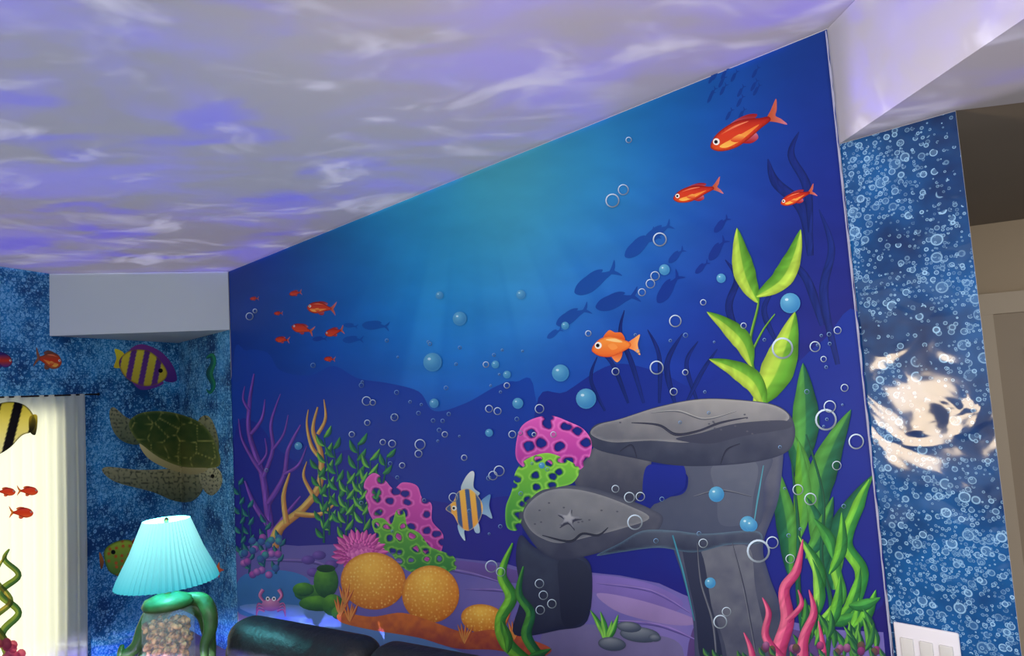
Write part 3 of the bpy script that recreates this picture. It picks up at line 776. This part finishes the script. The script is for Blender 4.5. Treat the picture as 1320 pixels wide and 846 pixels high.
a.poly([(166,548),(178,534),(205,530),(235,535),(262,548),(278,572),(284,598),(268,604),(235,602),(205,590),(180,572)], dict(c0=(50,76,40), c1=(88,98,48), cell=(21, (160,160,86), .06), noise=.6, ns=9, edge=((140,144,76), 4), ek=.6), step=1.8)
a.poly([(180,572),(205,590),(235,602),(268,604),(250,612),(215,604),(190,590)], dict(c0=(220,206,140), c1=(160,150,104)))
a.ell(274, 614, 2.6, 2.6, (15,15,15), n=10)
a.done(None, label='green sea turtle vinyl decal on blue wallpaper', category='wall decal', group='sea creature wall decals')
a = D('fish_wall_decal')
a.poly([(160,456),(148,450),(150,462),(147,474),(160,472)], dict(c0=(250,230,56), c1=(220,190,46)))
a.poly([(165,458),(180,444),(205,452),(222,470),(228,490),(214,492),(196,478)], dict(c0=(140,66,150), c1=(84,48,130)))
a.poly([(170,486),(180,502),(200,500),(210,492)], dict(c0=(140,66,150), c1=(100,56,140)))
a.poly([(154,464),(168,452),(190,452),(206,464),(216,482),(206,494),(186,498),(166,490),(156,478)], dict(c0=(240,220,64), c1=(200,176,56), stripe=((1,.2), 17, (104,56,134), .1), edge=((130,90,66), 2)), step=1.5)
a.ell(207, 478, 3, 3, (20,15,20), n=10)
a.done(None, label='yellow and purple striped fish vinyl decal on blue wallpaper', category='wall decal', group='sea creature wall decals')
fish('fish_wall_decal', 63, 464, 34, 10, H=2, flip=-1, body=(190,110,60), top=(120,76,60), tail=(140,96,80), plane=COR, mat=M_DECAL, key='d').done(None, label='small brown fish vinyl decal near the curtain', category='wall decal', group='sea creature wall decals')
fish('fish_wall_decal', 2, 464, 28, 10, H=2, flip=-1, body=(90,60,150), top=(50,40,110), tail=(90,70,140), plane=COR, mat=M_DECAL, key='d').done(None, label='small purple fish vinyl decal on blue wallpaper', category='wall decal', group='sea creature wall decals')
a = D('fish_wall_decal')
a.poly([(134,712),(146,700),(165,696),(178,704),(182,722),(176,738),(158,744),(140,736)], dict(c0=(180,206,60), c1=(84,130,56), dots=(9, (214,90,44), .3), edge=((70,96,46), 3)), step=1.6)
a.poly([(134,724),(128,712),(130,734)], dict(c0=(190,120,50), c1=(120,70,40)))
a.poly([(170,700),(180,692),(190,702),(184,716)], dict(c0=(190,70,44), c1=(120,56,44)))
a.ell(146, 712, 3, 3, (20,20,20), n=10)
a.done(None, label='round yellow-green fish vinyl decal behind the lamp', category='wall decal', group='sea creature wall decals')
a = D('seahorse_wall_decal')
a.ribbon([(266,462),(273,459),(275,468),(270,482),(275,496),(271,506),(266,502)], [2,7,7,9,6,4,1.5], (40,140,96), (20,96,96))
a.done(None, label='small green seahorse vinyl decal in the corner', category='wall decal', group='sea creature wall decals')
a = D('starfish_wall_decal')
a.poly([(280+(9 if i % 2 == 0 else 4)*math.cos(i*math.pi/5), 735+(11 if i % 2 == 0 else 5)*math.sin(i*math.pi/5)) for i in range(10)], dict(c0=(230,130,50), c1=(200,60,60)), n=3)
a.done(None, label='small orange starfish vinyl decal beside the lamp', category='wall decal', group='sea creature wall decals')

# ------------------------------------------------------------------ window + curtain
wc = LP.hit(96, 520); ztopc = LP.hit(93, 509)[2]
def lp(u, z, off): return vz(wc, z)-ldir*u+LP.n*off      # u grows toward the near end
k = NT('daylight_pane'); em = k.n('ShaderNodeEmission')
nz = k.n('ShaderNodeTexNoise'); nz.inputs['Scale'].default_value = 2.0
k.l(k.mix(nz.outputs['Fac'], (1, .95, .72, 1), (.96, 1, .84, 1)), em.inputs['Color']); em.inputs['Strength'].default_value = 2.4
k.l(em.outputs[0], k.o.inputs['Surface']); M_DAY = k.m
def lpbox(u0_, u1, z0, z1, a_, b_):
    V = [lp(u, z, o) for o in (a_, b_) for u, z in ((u0_, z0), (u1, z0), (u1, z1), (u0_, z1))]
    return V, [[0,3,2,1],[4,5,6,7],[0,1,5,4],[1,2,6,5],[2,3,7,6],[3,0,4,7]]
V, Fc = lpbox(.17, 1.5, .2, ztopc-.1, .006, .012); mesh_obj('window_1', V, Fc, M_DAY, kind='structure')
V = []; Fc = []
for b in [(.12,.17,.15,ztopc-.05,.006,.03),(1.5,1.55,.15,ztopc-.05,.006,.03),(.12,1.55,.15,.2,.006,.03),(.12,1.55,ztopc-.1,ztopc-.05,.006,.03),(.82,.86,.2,ztopc-.1,.006,.03)]:
    v, f = lpbox(*b); Fc += [[i+len(V) for i in q] for q in f]; V += v
mesh_obj('trim_5', V, Fc, M_PLATE, kind='structure')
k = NT('sheer_curtain_fabric')
k.b.inputs['Base Color'].default_value = (.72, .76, .64, 1); k.b.inputs['Roughness'].default_value = .9
tr = k.n('ShaderNodeBsdfTranslucent'); tr.inputs['Color'].default_value = (.86, .86, .73, 1)
mx = k.n('ShaderNodeMixShader'); mx.inputs[0].default_value = .62
k.l(k.b.outputs[0], mx.inputs[1]); k.l(tr.outputs[0], mx.inputs[2]); k.l(mx.outputs[0], k.o.inputs['Surface'])
CUR = empty('curtain', vz(lp(.8, 0, .1), 0), 'sheer white curtain with sea life print over the bright window', 'curtain')
co = np.array(CUR.location)
nu, nz_ = 200, 24; V = []; Fc = []
for i in range(nz_):
    for j in range(nu):
        u = 1.7*j/(nu-1); z = .02+(ztopc+.0-.02)*i/(nz_-1)
        V.append(lp(u, z, .09+.010*math.sin(u*90+.5*math.sin(z*2))+.008*math.sin(u*31)))
for i in range(nz_-1):
    for j in range(nu-1): a0 = i*nu+j; Fc.append([a0, a0+1, a0+nu+1, a0+nu])
ob = mesh_obj('curtain_panel', np.array(V)-co, Fc, k.m, smooth=True, parent=CUR)
def tube(name, pts, rad, mat, parent=None, seg=12, off=None, **kw):
    pts = [np.array(p, float) for p in pts]; N = len(pts)
    rad = np.interp(np.linspace(0, 1, N), np.linspace(0, 1, len(np.atleast_1d(rad))), np.atleast_1d(rad))
    V = []; Fc = []; prev = None
    for i in range(N):
        t = pts[min(i+1, N-1)]-pts[max(i-1, 0)]; t /= np.linalg.norm(t)
        ref = np.array([0, 0, 1.]) if prev is None else prev
        if prev is None and abs(t[2]) > .9: ref = np.array([1., 0, 0])
        x = ref-t*np.dot(ref, t); x /= np.linalg.norm(x); prev = x; y = np.cross(t, x)
        for j in range(seg):
            a_ = 2*math.pi*j/seg; V.append(pts[i]+(x*math.cos(a_)+y*math.sin(a_))*rad[i])
    for i in range(N-1):
        for j in range(seg):
            Fc.append([i*seg+j, i*seg+(j+1) % seg, (i+1)*seg+(j+1) % seg, (i+1)*seg+j])
    Fc += [list(range(seg))[::-1], [(N-1)*seg+j for j in range(seg)]]
    if off is not None: V = [v-off for v in V]
    return mesh_obj(name, V, Fc, mat, parent=parent, smooth=True, **kw)
def lathe(name, prof, mat, parent, loc=(0, 0, 0), seg=32, pleat=0, npl=0, **kw):
    V = []; Fc = []; n = len(prof)
    for i in range(seg):
        an = 2*math.pi*i/seg
        m = 1+pleat*(1 if i % 2 else -1) if pleat else 1
        for r, z in prof: V.append((r*m*math.cos(an)+loc[0], r*m*math.sin(an)+loc[1], z+loc[2]))
    for i in range(seg):
        j = (i+1) % seg
        for q in range(n-1): Fc.append([i*n+q, j*n+q, j*n+q+1, i*n+q+1])
    return mesh_obj(name, V, Fc, mat, parent=parent, smooth=not pleat, **kw)
M_METAL = simple('dark_bronze', (60, 48, 40), .35, .1, metallic=.8)
tube('curtain_rod', [lp(-.10, ztopc-.005, .09), lp(-.08, ztopc-.005, .09), lp(1.7, ztopc-.005, .09)], [.010, .005, .005], M_METAL, CUR, off=co)
CP = Plane(lp(0, 1, .112), LP.n); Art.G['c'] = 0.0
def Cc_(name): return Art(name, CP, M_CURPRINT, key='c')
a = Cc_('printed_fish')
a.poly([(-28,545),(-8,524),(14,518),(34,524),(46,542),(42,556),(28,562),(12,578),(-6,586),(-20,570)], dict(c0=(250,225,70), c1=(235,225,180), stripe=((1,.25), 27, (22,20,26), .35), edge=((40,36,30), 2)), step=1.5)
a.poly([(38,538),(48,536),(46,560),(38,556)], dict(c0=(230,200,60), c1=(30,30,30)))
a.done(CUR)
for x, y, l in [(36,633,26),(8,634,24),(28,661,30)]:
    b = fish('printed_fish', x, y, l, 0, H=1.4, flip=-1, body=(235,110,50), top=(200,60,70), tail=(240,150,60), plane=CP, mat=M_CURPRINT, key='c'); b.done(CUR)
a = Cc_('printed_seaweed')
a.ribbon([(22,870),(2,820),(24,790),(0,765),(24,742),(6,722),(12,708)], [8,10,9,9,8,7,2], (150,170,70), (70,110,60))
a.ribbon([(-10,870),(10,835),(-8,800),(14,775),(-6,745),(8,715)], [6,8,8,7,6,2], (200,180,80), (110,130,60))
for i in range(12): a.ell(random.uniform(-5,28), random.uniform(828,850), 6, 6, dict(c0=(235,120,130), c1=(180,60,90), sph=(.4,.3)), n=10)
a.done(CUR)

# ------------------------------------------------------------------ lamp on side table
LY = 2.2
pb = at_depth(216, 750, LY); zsb = pb[2]; zst = at_depth(217, 670, LY)[2]
LX = pb[0]; ZT = zsb-.27
rb = .5*118/F*LY; rtp = .5*54/F*LY
print('lamp', LX, zsb, zst, rb)
LAMP = empty('table_lamp', (LX, LY, ZT), 'lit teal pleated shade lamp with shell-filled glass jar base', 'lamp')
k = NT('teal_pleated_shade')
tc = k.n('ShaderNodeTexCoord'); sx = k.n('ShaderNodeSeparateXYZ'); k.l(tc.outputs['Generated'], sx.inputs[0])
em = k.mix(sx.outputs[2], (.010, .32, .38, 1), (.42, .98, .86, 1))
k.l(em, k.b.inputs['Emission Color']); k.b.inputs['Emission Strength'].default_value = .5
k.l(k.mix(sx.outputs[2], (.05, .42, .46, 1), (.35, .8, .76, 1)), k.b.inputs['Base Color']); k.b.inputs['Roughness'].default_value = .8
h = zst-zsb
lathe('lamp_shade', [(rb, zsb-ZT), (rb*.9+rtp*.1, zsb-ZT+h*.12), ((rb+rtp)/2-.003, zsb-ZT+h*.5), (rtp, zst-ZT)], k.m, LAMP, seg=104, pleat=.026)
M_BRASS = simple('aged_brass', (120, 100, 66), .35, .1, metallic=.9)
lathe('lamp_neck', [(0, .2), (.02, .2), (.022, .222), (.010, .235), (.010, .29), (.016, .30), (.016, .33), (0, .33)], M_BRASS, LAMP, seg=20)
lathe('finial', [(0, zst-ZT-.03), (.005, zst-ZT-.03), (.007, zst-ZT), (.004, zst-ZT+.006), (0, zst-ZT+.008)], M_BRASS, LAMP, seg=14)
g = NT('jar_glass'); g.b.inputs['Base Color'].default_value = (.75, .92, .9, 1); g.b.inputs['Roughness'].default_value = .05; g.b.inputs['Alpha'].default_value = .14
rj = .5*60/F*LY
lathe('glass_jar', [(0, 0.004), (rj*.95, 0.004), (rj, .02), (rj, .165), (rj*.9, .19), (rj*.75, .2), (0, .2)], g.m, LAMP, seg=40)
V = []; Fc = []; rs = np.random.RandomState(3)
for i in range(300):
    an = rs.rand()*6.283; rr = rj*.86*math.sqrt(rs.rand()); z = .02+rs.rand()*.13; sx_, sy_, sz_ = .009+rs.rand()*.006, .007+rs.rand()*.005, .006+rs.rand()*.004
    th = rs.rand()*3; n0 = len(V)
    for a1 in range(5):
        for b1 in range(8):
            ph = math.pi*(a1+.5)/5; ps = 2*math.pi*b1/8
            x = sx_*math.sin(ph)*math.cos(ps); y = sy_*math.sin(ph)*math.sin(ps)*(1+.3*math.cos(ph)); z2 = sz_*math.cos(ph)
            V.append((rr*math.cos(an)+x*math.cos(th)-z2*math.sin(th), rr*math.sin(an)+y, z+x*math.sin(th)+z2*math.cos(th)))
    for a1 in range(4):
        for b1 in range(8): Fc.append([n0+a1*8+b1, n0+a1*8+(b1+1) % 8, n0+(a1+1)*8+(b1+1) % 8, n0+(a1+1)*8+b1])
k = NT('seashell'); oi = k.n('ShaderNodeTexCoord'); n1 = k.n('ShaderNodeTexNoise'); n1.inputs['Scale'].default_value = 55; k.l(oi.outputs['Object'], n1.inputs['Vector'])
cr = k.n('ShaderNodeValToRGB'); k.l(n1.outputs['Fac'], cr.inputs[0]); cr.color_ramp.elements[0].position = .40; cr.color_ramp.elements[0].color = L4((96,48,24)); cr.color_ramp.elements[1].position = .62; cr.color_ramp.elements[1].color = L4((222,164,104))
k.l(cr.outputs[0], k.b.inputs['Base Color'])
mesh_obj('seashells', V, Fc, k.m, parent=LAMP, smooth=True, kind='stuff')
M_TUR = simple('green_glazed_ceramic', (48, 78, 38), .4, .7, 30, .3, spec=.25)
lathe('jar_lid', [(rj*.62, .192), (rj*.95, .196), (rj*1.0, .205), (rj*.9, .22), (rj*.5, .232), (.02, .236), (0, .236)], M_TUR, LAMP, seg=32)
def oct_arm(pts, rad):
    c = catmull(pts, False, 8); tube('ceramic_arm', c, rad, M_TUR, LAMP)
oct_arm([(.0,.03,.20), (-.07,.05,.17), (-.10,.05,.12), (-.12,.04,.07), (-.16,.03,.05), (-.16,.03,.08)], [.02,.024,.024,.02,.014,.006])
oct_arm([(.02,.03,.205), (.08,.04,.20), (.11,.03,.17), (.12,.02,.12), (.105,.01,.07), (.11,.0,.02)], [.018,.022,.024,.02,.015,.008])
oct_arm([(.0,.06,.20), (-.06,.08,.16), (-.10,.09,.09), (-.12,.09,.04), (-.14,.09,.01)], [.024,.026,.024,.018,.01])
oct_arm([(.0,.06,.20), (.07,.07,.16), (.09,.07,.1), (.10,.07,.01)], [.024,.026,.022,.012])
TB = empty('side_table', (LX-.09, LY-.06, 0), 'dark wooden side table under the lamp', 'table')
M_WOOD = simple('dark_wood', (58, 40, 30), .4, .3, 12)
rbox('table_top', (.36, .36, .03), (0, 0, ZT-.016), M_WOOD, TB, .008)
for sx_ in (-.15, .15):
    for sy_ in (-.14, .14): rbox('leg', (.03, .03, ZT-.032), (sx_, sy_, (ZT-.032)/2), M_WOOD, TB, .005)

# ------------------------------------------------------------------ sofa (its back rail faces the viewer)
ZS = .95
sa_ = zhit(262, 792, ZS); sb_ = zhit(560, 850, ZS); sdv = sb_-sa_; sdv[2] = 0; SLn = 1.25; sdv /= np.linalg.norm(sdv)
ang = math.atan2(sdv[1], sdv[0]); cen = sa_+sdv*SLn/2; cen[2] = 0
ZS -= .032
k = NT('black_leather'); k.b.inputs['Base Color'].default_value = (.010, .012, .014, 1); k.b.inputs['Roughness'].default_value = .5; k.b.inputs['Specular IOR Level'].default_value = .35
tc = k.n('ShaderNodeTexCoord'); n1 = k.n('ShaderNodeTexNoise'); n1.inputs['Scale'].default_value = 16; n1.inputs['Detail'].default_value = 6; k.l(tc.outputs['Object'], n1.inputs['Vector'])
bp = k.n('ShaderNodeBump'); bp.inputs['Strength'].default_value = .7; bp.inputs['Distance'].default_value = .015; k.l(n1.outputs['Fac'], bp.inputs['Height']); k.l(bp.outputs[0], k.b.inputs['Normal'])
M_LEA = k.m
SO = empty('sofa', tuple(cen), 'black leather sofa with padded back beside the lamp', 'sofa', ang)
rbox('backrest', (SLn, .16, .62), (0, .12, ZS-.04-.31), M_LEA, SO, .07, 6)
for i in range(2):
    x = -SLn/2+.02+(i+.5)*(SLn-.04)/2
    rbox('back_pad', ((SLn-.04)/2-.004, .15, .24), (x, .11, ZS-.12), M_LEA, SO, .065, 6)
    x = -SLn/2+.1+(i+.5)*(SLn-.2)/2
    rbox('back_cushion', ((SLn-.2)/2-.01, .15, .38), (x, .25, ZS-.36), M_LEA, SO, .06, 6)
    rbox('seat_cushion', ((SLn-.2)/2-.01, .4, .14), (x, .44, .36), M_LEA, SO, .05, 5)
rbox('seat_base', (SLn, .56, .24), (0, .35, .12), M_LEA, SO, .03, 3)
for sx_ in (-1, 1): rbox('armrest', (.16, .56, .48), (sx_*(SLn/2-.07), .36, .30), M_LEA, SO, .07, 5)

# ------------------------------------------------------------------ lights
w = bpy.data.worlds.new('world'); SC.world = w; w.use_nodes = True
bg = w.node_tree.nodes['Background']; bg.inputs[0].default_value = (.88, .93, 1, 1); bg.inputs[1].default_value = 1.08
def area(name, loc, target, size, power, col):
    ld = bpy.data.lights.new(name, 'AREA'); ld.shape = 'RECTANGLE'; ld.size = size[0]; ld.size_y = size[1]; ld.energy = power; ld.color = col
    o = bpy.data.objects.new(name, ld); SC.collection.objects.link(o); o.location = loc
    o.rotation_euler = (Vector(target)-Vector(loc)).to_track_quat('-Z', 'Y').to_euler(); return o
area('room_fill', (-.6, -1.6, 2.1), (-.4, 3.2, 1.3), (2, 1), 55, (1, .99, .97))  # added fill light behind the camera, evens out the mural
area('side_fill', (.7, -.6, 1.9), (-2.4, 4.2, 1.3), (.8, .8), 20, (.86, .95, 1))  # added fill light from the right, brightens the left wall
# warm lamp mirrored in the glossy wallpaper
Wp = MP.hit(1185, 532); d = Wp-CAM; d /= np.linalg.norm(d); rf = d-2*np.dot(d, MP.n)*MP.n
lpz = Wp+rf*1.6
area('warm_wall_lamp', tuple(lpz), tuple(Wp), (.26, .36), 8.0, (1, .78, .50))
# bulb in lamp
bl = bpy.data.lights.new('lamp_bulb', 'POINT'); bl.energy = 6.5; bl.color = (.25, .88, 1); bl.shadow_soft_size = .02
bo = bpy.data.objects.new('lamp_bulb', bl); SC.collection.objects.link(bo); bo.location = (LX, LY, zsb*.45+zst*.55)
# galaxy projector: throws a blue-violet cloud picture on the ceiling, keystoned so the walls stay clear
PJ = np.array([-1.3, 1.2, 1.1]); HC = ZC-PJ[2]
pj = bpy.data.lights.new('galaxy_projector_light', 'POINT'); pj.energy = 64; pj.shadow_soft_size = .005
po = bpy.data.objects.new('galaxy_projector_light', pj); SC.collection.objects.link(po); po.location = PJ
pj.use_nodes = True; t = pj.node_tree; em = t.nodes['Emission']
def lm(op, a, b=None, c=None, clamp=False):
    nd = t.nodes.new('ShaderNodeMath'); nd.operation = op; nd.use_clamp = clamp
    for i, v in enumerate((a, b, c)):
        if v is None: continue
        if isinstance(v, (int, float)): nd.inputs[i].default_value = float(v)
        else: t.links.new(v, nd.inputs[i])
    return nd.outputs[0]
sp = t.nodes.new('ShaderNodeSeparateXYZ')
tcn = t.nodes.new('ShaderNodeTexCoord'); t.links.new(tcn.outputs['Normal'], sp.inputs[0])
nzv = sp.outputs[2]; az = lm('MAXIMUM', lm('ABSOLUTE', nzv), .05)
sg = lm('SIGN', nzv)
X = lm('MULTIPLY_ADD', lm('MULTIPLY', lm('DIVIDE', sp.outputs[0], az), sg), HC, PJ[0])
Yc = lm('MULTIPLY_ADD', lm('MULTIPLY', lm('DIVIDE', sp.outputs[1], az), sg), HC, PJ[1])
def sdist(n, p):
    s_ = lm('ADD', lm('MULTIPLY', X, float(n[0])), lm('MULTIPLY', Yc, float(n[1])))
    return lm('SUBTRACT', s_, float(n[0]*p[0]+n[1]*p[1]))
sM = sdist(MP.n, M1)
mC = lm('MULTIPLY', lm('ADD', sM, .03), 16, clamp=True)
qq = (zbR-PJ[2])/HC; sPJ = float((PJ-M1)@MP.n)
mB = lm('MULTIPLY', lm('ADD', lm('MULTIPLY_ADD', lm('SUBTRACT', sM, sPJ), qq, sPJ), .01), 16, clamp=True)
tm = (M2-PJ)[:2]; tm /= np.linalg.norm(tm); rn = np.array([tm[1], -tm[0], 0])     # right-hand side of the line projector -> mural edge
mB = lm('MULTIPLY', mB, lm('MULTIPLY', lm('SUBTRACT', sdist(rn, PJ), .04), 12, clamp=True))
bn = np.array([sd[1], -sd[0], 0])
if np.dot(CAM-P1, bn) < 0: bn = -bn
side = lm('MULTIPLY', lm('ADD', sdist(bn, P1), .03), 14, clamp=True)      # 1 over the ceiling, 0 over the bulkhead
inv = lm('SUBTRACT', 1.0, side)
mask = lm('ADD', lm('MULTIPLY', mC, side), lm('MULTIPLY', lm('MULTIPLY', mB, inv), .5))
sf = M1-L1; sfn = np.array([sf[1], -sf[0], 0]); sfn /= np.linalg.norm(sfn)
if np.dot(CAM-L1, sfn) < 0: sfn = -sfn
mask = lm('MULTIPLY', mask, lm('MULTIPLY', lm('ADD', sdist(sfn, L1), .03), 16, clamp=True))
mask = lm('MULTIPLY', mask, lm('MULTIPLY', lm('ADD', sdist(LP.n, L1), .03), 16, clamp=True))
mask = lm('MULTIPLY', mask, lm('MULTIPLY', lm('SUBTRACT', az, .22), 14, clamp=True))
cmb = t.nodes.new('ShaderNodeCombineXYZ'); t.links.new(X, cmb.inputs[0]); t.links.new(Yc, cmb.inputs[1])
def lnoise(scale, detail, rough, dist, loc):
    mpn = t.nodes.new('ShaderNodeMapping'); mpn.inputs['Location'].default_value = loc; mpn.inputs['Rotation'].default_value = (0, 0, .5); mpn.inputs['Scale'].default_value = (1, 1.5, 1)
    t.links.new(cmb.outputs[0], mpn.inputs['Vector'])
    n = t.nodes.new('ShaderNodeTexNoise'); n.inputs['Scale'].default_value = scale; n.inputs['Detail'].default_value = detail; n.inputs['Roughness'].default_value = rough; n.inputs['Distortion'].default_value = dist
    t.links.new(mpn.outputs[0], n.inputs['Vector']); return n.outputs['Fac']
def sm(v, lo, hi):
    m = t.nodes.new('ShaderNodeMapRange'); m.interpolation_type = 'SMOOTHSTEP'; m.inputs[1].default_value = lo; m.inputs[2].default_value = hi
    t.links.new(v, m.inputs[0]); return m.outputs[0]
def lmix(f, a, b):
    nd = t.nodes.new('ShaderNodeMix'); nd.data_type = 'RGBA'
    for i, v in ((0, f), (6, a), (7, b)):
        if isinstance(v, tuple): nd.inputs[i].default_value = v
        else: t.links.new(v, nd.inputs[i])
    return nd.outputs[2]
f1 = sm(lnoise(1.3, 5, .58, .5, (0, 0, 0)), .42, .66)          # broad blue-violet clouds
f2 = sm(lnoise(2.2, 5, .60, .8, (4.3, 1.7, 0)), .50, .74)      # pale ripples
f3 = sm(lnoise(1.9, 3, .5, .3, (9.1, 5.2, 2)), .54, .72)       # deep violet accents
c_ = lmix(f1, (.27, .235, .30, 1), (.24, .18, .92, 1))
c_ = lmix(f3, c_, (.13, .07, .95, 1))
c_ = lmix(f2, c_, (.78, .76, 1.0, 1))
t.links.new(c_, em.inputs['Color'])
st = lm('DIVIDE', 1.0, lm('MULTIPLY', lm('MULTIPLY', az, az), az))
t.links.new(lm('MULTIPLY', lm('MINIMUM', st, 45), mask), em.inputs['Strength'])
